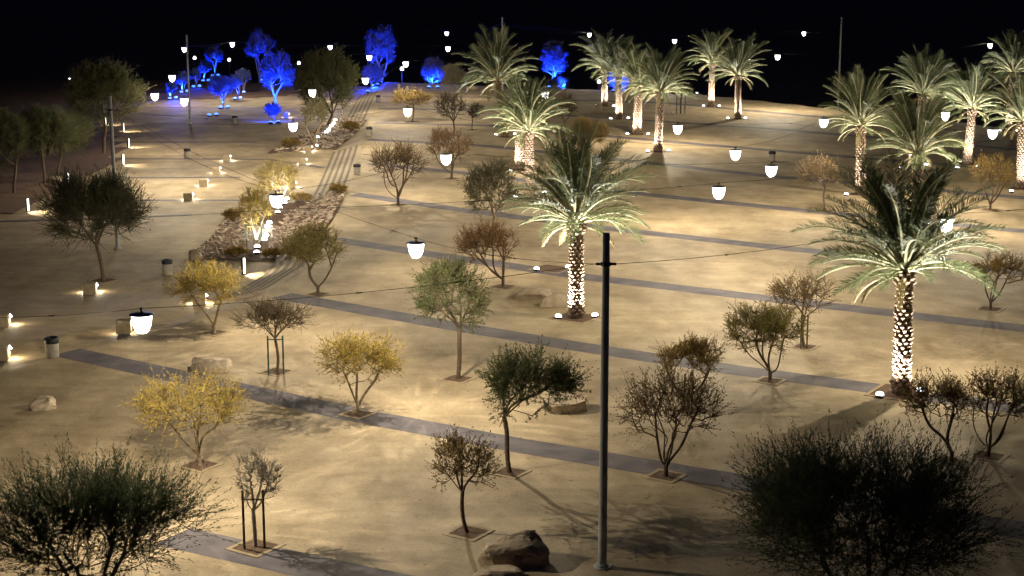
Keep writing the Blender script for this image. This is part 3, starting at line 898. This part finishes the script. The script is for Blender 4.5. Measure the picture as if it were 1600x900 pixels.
    ends = np.concatenate([tipsA, np.array([par[i] for i in tips if par[i] > 0 and A[par[i], 2] > zf])])
    m = int(len(ends) * ntw * 0.30 * dens)
    st = A[ends[rng.integers(0, len(ends), m)]]; pr = A[np.maximum(0, np.array(par)[ends[rng.integers(0, len(ends), 1)]])]
    st = st + rng.normal(size=(m, 3)) * 0.02 * rx
    outd = (st - (C - np.array([0, 0, 0.4 * rz]))) / R; outd /= np.linalg.norm(outd, axis=1)[:, None] + 1e-6
    dr = outd * 0.75 + rng.normal(size=(m, 3)) * 0.5 + np.array([0, 0, upb]); dr /= np.linalg.norm(dr, axis=1)[:, None]
    Lt = ltw * rng.uniform(0.5, 1.3, m) * min(1.6, max(0.55, rx / 1.7))
    en = st + dr * Lt[:, None]
    side = np.cross(dr, rng.normal(size=(m, 3))); side /= np.linalg.norm(side, axis=1)[:, None] + 1e-6
    hw = max(0.004, (0.34 if style in ('pine', 'grey', 'brown', 'dark') else 0.24) * s)
    V1 = np.stack([st - side * hw, st + side * hw, en + side * hw * 0.4, en - side * hw * 0.4], 1).reshape(-1, 3)
    nlf = int(nlf * 1.9)
    nl = m * nlf
    ti = np.repeat(np.arange(m), nlf); u = rng.uniform(0.1, 1.05, nl)
    c = st[ti] + dr[ti] * (Lt[ti] * u)[:, None] + rng.normal(size=(nl, 3)) * 0.018 * min(1, rx)
    ax = dr[ti] * (1.3 if style == 'pine' else 0.7) + rng.normal(size=(nl, 3)) * 0.5; ax /= np.linalg.norm(ax, axis=1)[:, None]
    sd = np.cross(ax, rng.normal(size=(nl, 3))); sd /= np.linalg.norm(sd, axis=1)[:, None] + 1e-6
    hl = max(ll * 0.78, 1.0 * s) * 0.5 * rng.uniform(0.6, 1.35, nl)[:, None]; hw2 = max(lw * 0.85, 0.62 * s) * 0.5 * rng.uniform(0.7, 1.3, nl)[:, None]
    V2 = np.stack([c - ax * hl, c + sd * hw2, c + ax * hl, c - sd * hw2], 1).reshape(-1, 3)
    V = np.concatenate([V1, V2]); nq = m + nl
    me = bpy.data.meshes.new('crown')
    me.vertices.add(len(V)); me.vertices.foreach_set('co', V.astype(np.float32).ravel())
    me.loops.add(4 * nq); me.loops.foreach_set('vertex_index', np.arange(4 * nq, dtype=np.int32))
    me.polygons.add(nq); me.polygons.foreach_set('loop_start', np.arange(0, 4 * nq, 4, dtype=np.int32))
    me.materials.append(bark); me.materials.append(LEAF[lm])
    me.polygons.foreach_set('material_index', np.concatenate([np.zeros(m, np.int32), np.ones(nl, np.int32)]))
    me.update(); me.validate()
    link('crown', me, t)
    if pitsz: pit(base[0], base[1], 0.64 * pitsz if pitsz < 1.45 else 0.62 * pitsz)
    return t, p, C, R
def stakes(label, xs, ytop, ybase, mat_, bar=0.16, r=0.035):
    p = G(sum(xs) / len(xs), ybase); s = mpp(p); h = (ybase - ytop) * s / math.cos(dip(p))
    t = thing('tree_stakes', label, 'tree stakes', p)
    X = [(x - sum(xs) / len(xs)) * s for x in xs]
    for i, x in enumerate(X):
        m = MB(); m.lathe([(r, -0.2), (r, h * 0.98), (r * 0.7, h)], 8, c=(x, (i % 2) * 0.06, 0)); m.build('stake', mat_, t)
    m = MB(); m.tube([(X[0], 0.03, h * (1 - bar)), (X[-1], 0.03, h * (1 - bar))], r * 0.7, 6); m.build('crossbar', mat_, t)

# foreground and plaza trees
tree('spreading yellow leaved tree at lower left above the dark bush', 'yellow', (312, 727), (203, 397, 572, 690), 690, 101, 4, 200, flat=0.5, pitsz=1.35, dens=0.72)
tree('nearly bare pale tree between two stakes, lower left', 'grey', (399, 855), (360, 453, 692, 800), 800, 102, 1, 130, pitsz=1.5)
stakes('two wooden stakes holding the nearly bare pale tree', (382, 413), 768, 858, M_WOODST)
tree('dark sparse tree tied between green stakes', 'dark', (432, 581), (362, 492, 464, 532), 528, 103, 1, 170, flat=0.3, pitsz=1.35)
stakes('two green stakes holding the dark sparse tree', (420, 443), 525, 586, M_GRNST, bar=0.1)
tree('bright yellow tree casting a shadow on the first grey band', 'yellow', (559, 647), (484, 638, 516, 605), 612, 104, 3, 200, flat=0.4, pitsz=1.25, dens=0.75)
tree('tall grey green tree left of the grey pole, fine foliage', 'green', (715, 592), (634, 778, 402, 528), 515, 105, 1, 230, pitsz=1.35)
tree('dark green leaning tree left of the grey pole base', 'green', (797, 738), (738, 918, 542, 668), 655, 106, 1, 210, flat=0.2, pitsz=1.2)
tree('small brown leaved tree in a pit near the bottom boulder', 'brown', (732, 832), (648, 792, 676, 776), 770, 107, 1, 170, flat=0.3, pitsz=1.3, dens=0.9)
tree('brown tree with many fanned stems right of the pole', 'brown', (1040, 744), (948, 1147, 575, 705), 700, 108, 6, 230, flat=0.3, pitsz=1.25)
tree('thin ochre tree directly behind the fanned brown tree', 'ochre', (1075, 642), (1010, 1146, 520, 605), 600, 109, 2, 150, flat=0.4, pitsz=1.2)
stakes('two dark stakes under the thin ochre tree behind', (1069, 1081), 585, 645, M_WOODST)
tree('yellow green tree with fanned stems between pole and large palm', 'olive', (1203, 595), (1113, 1268, 466, 560), 560, 110, 5, 200, flat=0.4, pitsz=1.2)
tree('brown staked tree right behind the yellow green tree', 'brown', (1257, 542), (1188, 1318, 420, 500), 498, 111, 1, 150, flat=0.4, pitsz=1.2)
stakes('two dark stakes under the brown tree behind the yellow green one', (1251, 1261), 492, 545, M_WOODST)
tree('sparse ochre tree at the right edge behind the large palm', 'ochre', (1547, 483), (1508, 1612, 385, 455), 458, 112, 4, 130, flat=0.4, pitsz=1.4, dens=0.8)
tree('brown many stemmed tree at the right edge above the black bush', 'brown', (1545, 713), (1490, 1612, 570, 670), 680, 113, 6, 180, pitsz=1.3)
tree('brown tree just right of the large palm foot', 'brown', (1487, 722), (1395, 1530, 578, 672), 672, 114, 2, 190, flat=0.2, pitsz=1.2)
tree('small round brown tree left of the right palm group', 'brown', (1288, 330), (1234, 1322, 243, 298), 294, 115, 1, 150, flat=0.3, pitsz=1.7)
tree('ochre vase shaped tree below the pale striped palm', 'ochre', (1547, 328), (1505, 1592, 238, 296), 300, 116, 4, 130, pitsz=1.6, dens=0.8)
tree('dense brown vase shaped tree beside the straight steps', 'brown', (622, 320), (568, 677, 220, 290), 300, 117, 6, 210, flat=0.3, pitsz=1.5, dens=1.15)
tree('brown vase tree behind the lantern near the twin palms', 'rust', (706, 279), (660, 746, 195, 258), 255, 118, 4, 150, pitsz=1.5)
tree('fluffy green tree below the twin palms', 'sage', (768, 362), (722, 818, 240, 345), 340, 119, 1, 200, pitsz=1.3, dens=1.2)
tree('reddish brown shrub tree in front of the fluffy green tree', 'rust', (786, 448), (698, 822, 336, 425), 418, 120, 5, 200, flat=0.2, pitsz=1.6)
tree('olive tree at the top of the curved steps', 'olive', (497, 460), (432, 552, 345, 425), 420, 121, 2, 200, flat=0.2, pitsz=1.3, dens=1.15)
tree('yellow leaning tree beside the rock bed corner', 'yellow', (335, 520), (262, 387, 408, 482), 470, 122, 2, 180, flat=0.3, pitsz=1.2)
tree('dark round flat topped tree around the left pole', 'pine', (162, 438), (58, 246, 268, 395), 385, 123, 1, 300, pitsz=1.6, dens=2.3)
Y1 = tree('nearer bright yellow uplit tree in the rock bed', 'yellow', (399, 388), (370, 432, 285, 366), 362, 124, 2, 150, pitsz=0)
Y2 = tree('farther bright yellow uplit tree in the rock bed', 'yellow', (444, 318), (396, 472, 244, 304), 300, 125, 2, 150, pitsz=0)
stakes('green stakes beside the nearer yellow rock bed tree', (386, 408), 345, 392, M_GRNST, r=0.03)
PT = tree('small pale uplit tree with forked trunk on the upper bank', 'pale', (492, 232), (468, 518, 148, 202), 198, 126, 2, 140, pitsz=0)
tree('big dark round tree between the blue trees and the stairs', 'green', (512, 196), (448, 572, 68, 190), 180, 127, 1, 320, pitsz=0, dens=3.4, fill=0.5)
tree('flat topped brown tree with thin trunk and lantern', 'ochre', (644, 190), (606, 680, 137, 170), 165, 128, 1, 130, flat=0.5, pitsz=1.8)
tree('dark bare topped tree right of the flat topped one', 'dark', (708, 212), (670, 738, 143, 190), 190, 129, 1, 130, pitsz=1.6)
tree('tiny dark tree left of the twin palms', 'dark', (738, 203), (726, 764, 160, 186), 184, 130, 1, 80, pitsz=1.4)
tree('pale green tree in front of a blue tree at the plaza back', 'pale', (705, 142), (682, 731, 98, 138), 135, 131, 1, 150, pitsz=0, dens=1.4)
tree('ochre shrub tree right of the twin palms', 'ochre', (918, 238), (876, 957, 180, 232), 232, 132, 5, 170, pitsz=0, dens=1.2)
tree('dark brown tree behind the ochre shrub', 'brown', (882, 196), (852, 908, 142, 188), 186, 133, 2, 120, pitsz=0)
tree('small staked dark tree behind the centre palms', 'brown', (1063, 177), (1042, 1084, 132, 152), 150, 134, 1, 80, flat=0.3, pitsz=0)
stakes('three stakes round the small dark tree behind the centre palms', (1057, 1064, 1070), 150, 178, M_WOODST, r=0.05)
tree('big olive tree at upper left next to a lantern', 'green', (162, 240), (88, 248, 84, 210), 205, 135, 1, 330, pitsz=0, dens=2.8, fill=0.45)
tree('dim olive tree left of the big olive tree', 'green', (70, 286), (20, 128, 158, 256), 252, 136, 1, 240, pitsz=0, dens=2.4, fill=0.45)
tree('dark tree trunked at the far left edge', 'green', (22, 302), (-34, 56, 165, 265), 262, 137, 1, 200, pitsz=0, dens=2.4)
tree('dark slim tree between the two olive trees', 'green', (89, 272), (62, 156, 172, 246), 242, 138, 1, 180, pitsz=0, dens=2.2)
tree('big feathery dark green bush cut by the lower left corner', 'pine', (160, 985), (-45, 330, 722, 935), 930, 139, 4, 330, lobes=26, pitsz=0, dens=1.5, fill=0.28, name='foreground_bush')
tree('big black feathery bush at the lower right', 'pine', (1350, 1010), (1115, 1570, 684, 950), 945, 140, 5, 430, lobes=30, pitsz=0, dens=1.75, fill=0.3, name='foreground_bush')

for i, (b, box, lab) in enumerate([
    ((455, 402), (436, 478, 384, 402), 'low ochre shrub at the lower right end of the rock bed'),
    ((428, 404), (410, 446, 388, 404), 'low ochre shrub at the lower edge of the rock bed'),
    ((368, 402), (348, 390, 386, 402), 'low dry shrub at the lower left of the rock bed'),
    ((362, 345), (346, 382, 326, 344), 'low dry shrub at the left side of the rock bed'),
    ((466, 318), (448, 490, 300, 318), 'low dry shrub right of the farther yellow tree'),
    ((528, 304), (512, 546, 288, 304), 'low dry shrub at the top of the rock bed by the steps'),
    ((548, 205), (530, 566, 190, 205), 'low dry shrub on the upper rock bank'),
    ((452, 231), (434, 474, 216, 231), 'low dry shrub left of the pale forked tree')]):
    tree(lab, 'ochre', b, box, b[1] - 2, 500 + i, 6, 70, pitsz=0, name='low_shrub', dens=1.1)
# white spots in the rock bed
for i, (x, y) in enumerate([(449, 313), (445, 320), (438, 328), (434, 335), (421, 350), (418, 356), (416, 370), (414, 376), (402, 389), (401, 398)]):
    tg = (Y2 if i < 4 else Y1); tgt = tg[1] + Vector(tg[2])
    uplight(x, y, ['highest', 'second', 'third', 'fourth', 'fifth', 'sixth', 'seventh', 'eighth', 'ninth', 'lowest'][i] + ' white uplight in the row under the yellow rock bed trees', tgt, 1000, col=(1, 0.93, 0.75), angle=90, scale=1.25)
for i, (x, y) in enumerate([(510, 208), (514, 204), (518, 198), (522, 194), (524, 189), (496, 216), (494, 230)]):
    uplight(x, y, ['first', 'second', 'third', 'fourth', 'topmost', 'lower', 'lowest'][i] + ' white uplight in the row by the pale forked tree', PT[1] + Vector(PT[2]), 800, col=(1, 0.95, 0.8), angle=70, scale=1.35)

# ------------------------------------------------------------------ blue lit trees
BLUE = (0.004, 0.035, 1.0)
for i, (lab, base, box, fork, lights, nn, w, dep) in enumerate([
    ('leftmost tiny blue lit tree', (268, 156), (259, 278, 128, 148), 146, [(265, 156), (275, 154)], 70, 0.5, None),
    ('second blue lit tree of the rising row', (286, 146), (273, 299, 110, 135), 134, [(283, 146), (293, 144)], 80, 0.5, None),
    ('third blue lit tree of the rising row', (306, 138), (297, 314, 106, 126), 124, [(302, 137), (312, 136)], 70, 0.5, None),
    ('fourth blue lit tree of the rising row', (320, 128), (308, 332, 95, 117), 116, [(317, 128), (326, 127)], 80, 0.6, None),
    ('highest blue lit tree of the rising row', (336, 120), (320, 352, 70, 102), 100, [(332, 120), (341, 119)], 110, 0.8, None),
    ('wide flat blue lit tree in front of the row', (349, 170), (324, 370, 120, 150), 150, [(345, 170), (356, 169)], 130, 0.6, None),
    ('slim blue lit tree right of the wide flat one', (372, 156), (358, 380, 116, 140), 138, [(367, 156), (376, 155)], 80, 0.5, None),
    ('blue lit tree behind the slim one', (382, 146), (368, 394, 106, 132), 130, [(381, 146)], 80, 0.6, None),
    ('tall blue lit tree above the cone shaped one', (406, 128), (382, 430, 46, 100), 100, [(408, 127), (417, 126)], 170, 2.0, None),
    ('cone shaped blue lit tree left of the dark round tree', (433, 174), (406, 464, 78, 150), 158, [(428, 178), (448, 180)], 220, 1.6, None),
    ('small ball shaped blue lit tree with two lamps below', (428, 188), (411, 442, 160, 184), 184, [(423, 194), (435, 193)], 80, 0.35, None),
    ('tallest blue lit tree right of the dark round tree', (596, 128), (568, 620, 37, 112), 112, [(600, 118), (596, 125), (590, 134)], 260, 2.0, None),
    ('low blue lit shrub under the tallest blue tree', (580, 140), (566, 606, 98, 136), 134, [(582, 135), (575, 145)], 110, 0.5, None),
    ('blue lit tree behind the pale green tree', (676, 137), (657, 698, 88, 134), 132, [(670, 138), (684, 138)], 150, 1.1, None),
    ('blue lit tree between the palm groups', (864, 136), (843, 887, 60, 124), 124, [(858, 138), (872, 138)], 190, 1.5, None),
    ('low blue lit shrub below the blue tree between the palms', (876, 140), (858, 892, 120, 138), 136, [(882, 141)], 80, 0.5, None),
    ('blue lit tree half hidden by the centre palm trunks', (966, 142), (948, 986, 106, 140), 138, [(958, 144), (976, 144)], 110, 0.8, None),
]):
    _, p, C, R = tree(lab, 'blue', base, box, fork, 300 + i, 3, nn, pitsz=0, dens=1.9, group='blue lit trees', fill=0.45)
    for k, (lx, ly) in enumerate(lights):
        q = G(lx, ly); tgt = p + Vector(C)
        uplight(lx, ly, f'{["left", "right", "lower"][k] if len(lights) > 1 else "single"} blue uplight of the {lab}'.replace(' lit ', ' '), tgt, BLUE_W * w / len(lights), BLUE, True, 112, 'blue ground uplights', 1.7)
for lx, ly, side in ((327, 182, 'left'), (338, 181, 'right')):
    uplight(lx, ly, f'{side} blue lamp of the pair on bare ground below the wide blue tree', G(lx, ly) + Vector((0, 0.3, 3)), 60, BLUE, True, 60, 'blue ground uplights', 1.7)

# ------------------------------------------------------------------ street furniture
def bin_(px, py, label, pale=False):
    p = G(px, py)
    t = thing('litter_bin', label, 'bin', p, 'litter bins')
    m = MB(); m.lathe([(0.25, 0), (0.27, 0.02), (0.285, 0.60), (0.285, 0.62)], 18); m.build('body', M_BINB, t, True)
    m = MB(); m.lathe([(0.30, 0.615), (0.305, 0.64), (0.305, 0.80), (0.29, 0.84), (0.22, 0.845), (0.2, 0.78)], 18); m.build('rim', M_BLACK, t, True)
for x, y, lab in [(82, 558, 'grey bin with black top on the dim paving at far left'), (262, 429, 'bin with black top left of the rock bed'),
                  (293, 247, 'bin on the left terrace right of the bollards'), (367, 193, 'bin in front of the blue trees'),
                  (577, 212, 'dark bin beside the upper rock bank'), (558, 273, 'dark bin at the edge of the straight steps'),
                  (591, 160, 'bin at the left end of a far paving band'), (624, 138, 'pale bin at the back edge of the plaza'),
                  (1206, 252, 'pale bin in the middle of the right plaza')]:
    bin_(x, y, lab)
def cube(px, py, label, w=0.62, side=1, power=1.0):
    p = G(px, py); rz = 0.12
    t = thing('seat_cube', label, 'stone seat', p, 'stone seat cubes with lamps', rz)
    m = MB(); h = 0.56; b = 0.02; a = w / 2
    m.add([(-a, -a, -0.02), (a, -a, -0.02), (a, a, -0.02), (-a, a, -0.02), (-a, -a, h - b), (a, -a, h - b), (a, a, h - b), (-a, a, h - b),
           (-a + b, -a + b, h), (a - b, -a + b, h), (a - b, a - b, h), (-a + b, a - b, h)],
          [(0, 3, 2, 1), (0, 1, 5, 4), (1, 2, 6, 5), (2, 3, 7, 6), (3, 0, 4, 7), (4, 5, 9, 8), (5, 6, 10, 9), (6, 7, 11, 10), (7, 4, 8, 11), (8, 9, 10, 11)])
    m.build('block', M_BLOCK, t)
    m = MB(); m.add([(a + 0.003, a - 0.18, h - 0.19), (a + 0.10, a - 0.17, h - 0.18), (a + 0.10, a + 0.0, h - 0.18), (a + 0.003, a + 0.0, h - 0.19), (a + 0.003, a - 0.17, h - 0.04), (a + 0.003, a + 0.0, h - 0.04)],
                    [(3, 2, 1, 0), (0, 1, 4), (1, 2, 5, 4), (2, 3, 5), (0, 4, 5, 3)])
    m.build('lamp', M_UP, t)
    add_light('POINT', t, (a + 0.12, a + 0.16, 0.2), None, 48 * power, WARM, 0.05)
    add_light('POINT', t, (-a - 0.1, a + 0.1, 0.16), None, 34 * power, WARM, 0.05)
for x, y, lab in [(141, 459, 'lit seat cube at the foot of the dark round tree'), (194, 519, 'lit seat cube behind the nearest lantern'),
                  (4, 510, 'upper seat cube cut by the left edge'), (2, 561, 'lower seat cube cut by the left edge'),
                  (294, 313, 'nearest seat cube of the diagonal row on the left terrace'), (318, 291, 'second seat cube of the diagonal row on the left terrace'),
                  (338, 271, 'third seat cube of the diagonal row on the left terrace'), (354, 252, 'farthest seat cube of the diagonal row on the left terrace'),
                  (482, 237, 'seat cube in front of the pale forked tree'), (473, 257, 'seat cube second above the yellow trees'),
                  (456, 294, 'seat cube right behind the farther yellow tree'), (312, 476, 'seat cube behind the leaning yellow tree'),
                  (447, 184, 'seat cube beside the small blue ball tree')]:
    cube(x, y, lab)
def bollard(px, py, label, power=1.0):
    p = G(px, py)
    t = thing('bollard_light', label, 'bollard', p, 'bollard lights on the left terrace', -0.5 if px in (43, 106, 380) or py == 258 else 0.8)
    h = 0.95
    m = MB(); m.lathe([(0.09, -0.02), (0.085, 0.02), (0.085, h - 0.04), (0.10, h), (0.02, h + 0.02)], 12); m.build('post', M_BLACK, t)
    m = MB(); m.box(0.075, 0.125, -0.055, 0.055, 0.08, h - 0.02); m.build('glow_strip', M_STRIP, t)
    add_light('SPOT', t, (0.2, 0, h - 0.1), (1.1, 0.35, 0), 420 * power, WARM, 0.04, 105, 0.5)
for x, y, lab in [(43, 331, 'glowing bollard nearest the left edge'), (106, 288, 'glowing bollard beside the stone under the trees'),
                  (192, 258, 'glowing bollard right behind the left pole'), (200, 232, 'dark bollard just above the one behind the pole'),
                  (192, 207, 'bollard with a light pool under the big olive tree'), (164, 197, 'farthest bollard behind the olive tree trunk'), (380, 429, 'short bollard right of the leaning yellow tree')]:
    bollard(x, y, lab)
def far_lamp(px, py, depth, label):
    c = at_depth(px, py, depth); gz = ground_z(c.x, c.y)
    t = thing('far_lamp', label, 'lamp', (c.x, c.y, gz), 'far lamps beyond the plaza')
    h = c.z - gz
    m = MB(); m.lathe([(0.1, -0.2), (0.07, h - 0.25)], 8); m.build('post', M_BLACK, t)
    m = MB(); m.lathe([(0.05, h - 0.26), (0.24, h - 0.2), (0.24, h), (0.1, h + 0.2), (0.02, h + 0.22)], 12); m.build('lamp_head', M_LAMP, t)
for x, y, d, lab in [(304, 90, 262, 'far lamp just right of the thin pole'), (358, 93, 262, 'far lamp right of the highest small blue tree'),
                     (109, 124, 262, 'tiny lone lamp in the dark at upper left'), (467, 98, 250, 'small lamp left of the dark round tree top'),
                     (628, 107, 224, 'small lamp just below the lantern between blue trees'), (936, 127, 218, 'small lamp left of the leftmost centre palm trunk')]:
    far_lamp(x, y, d, lab)
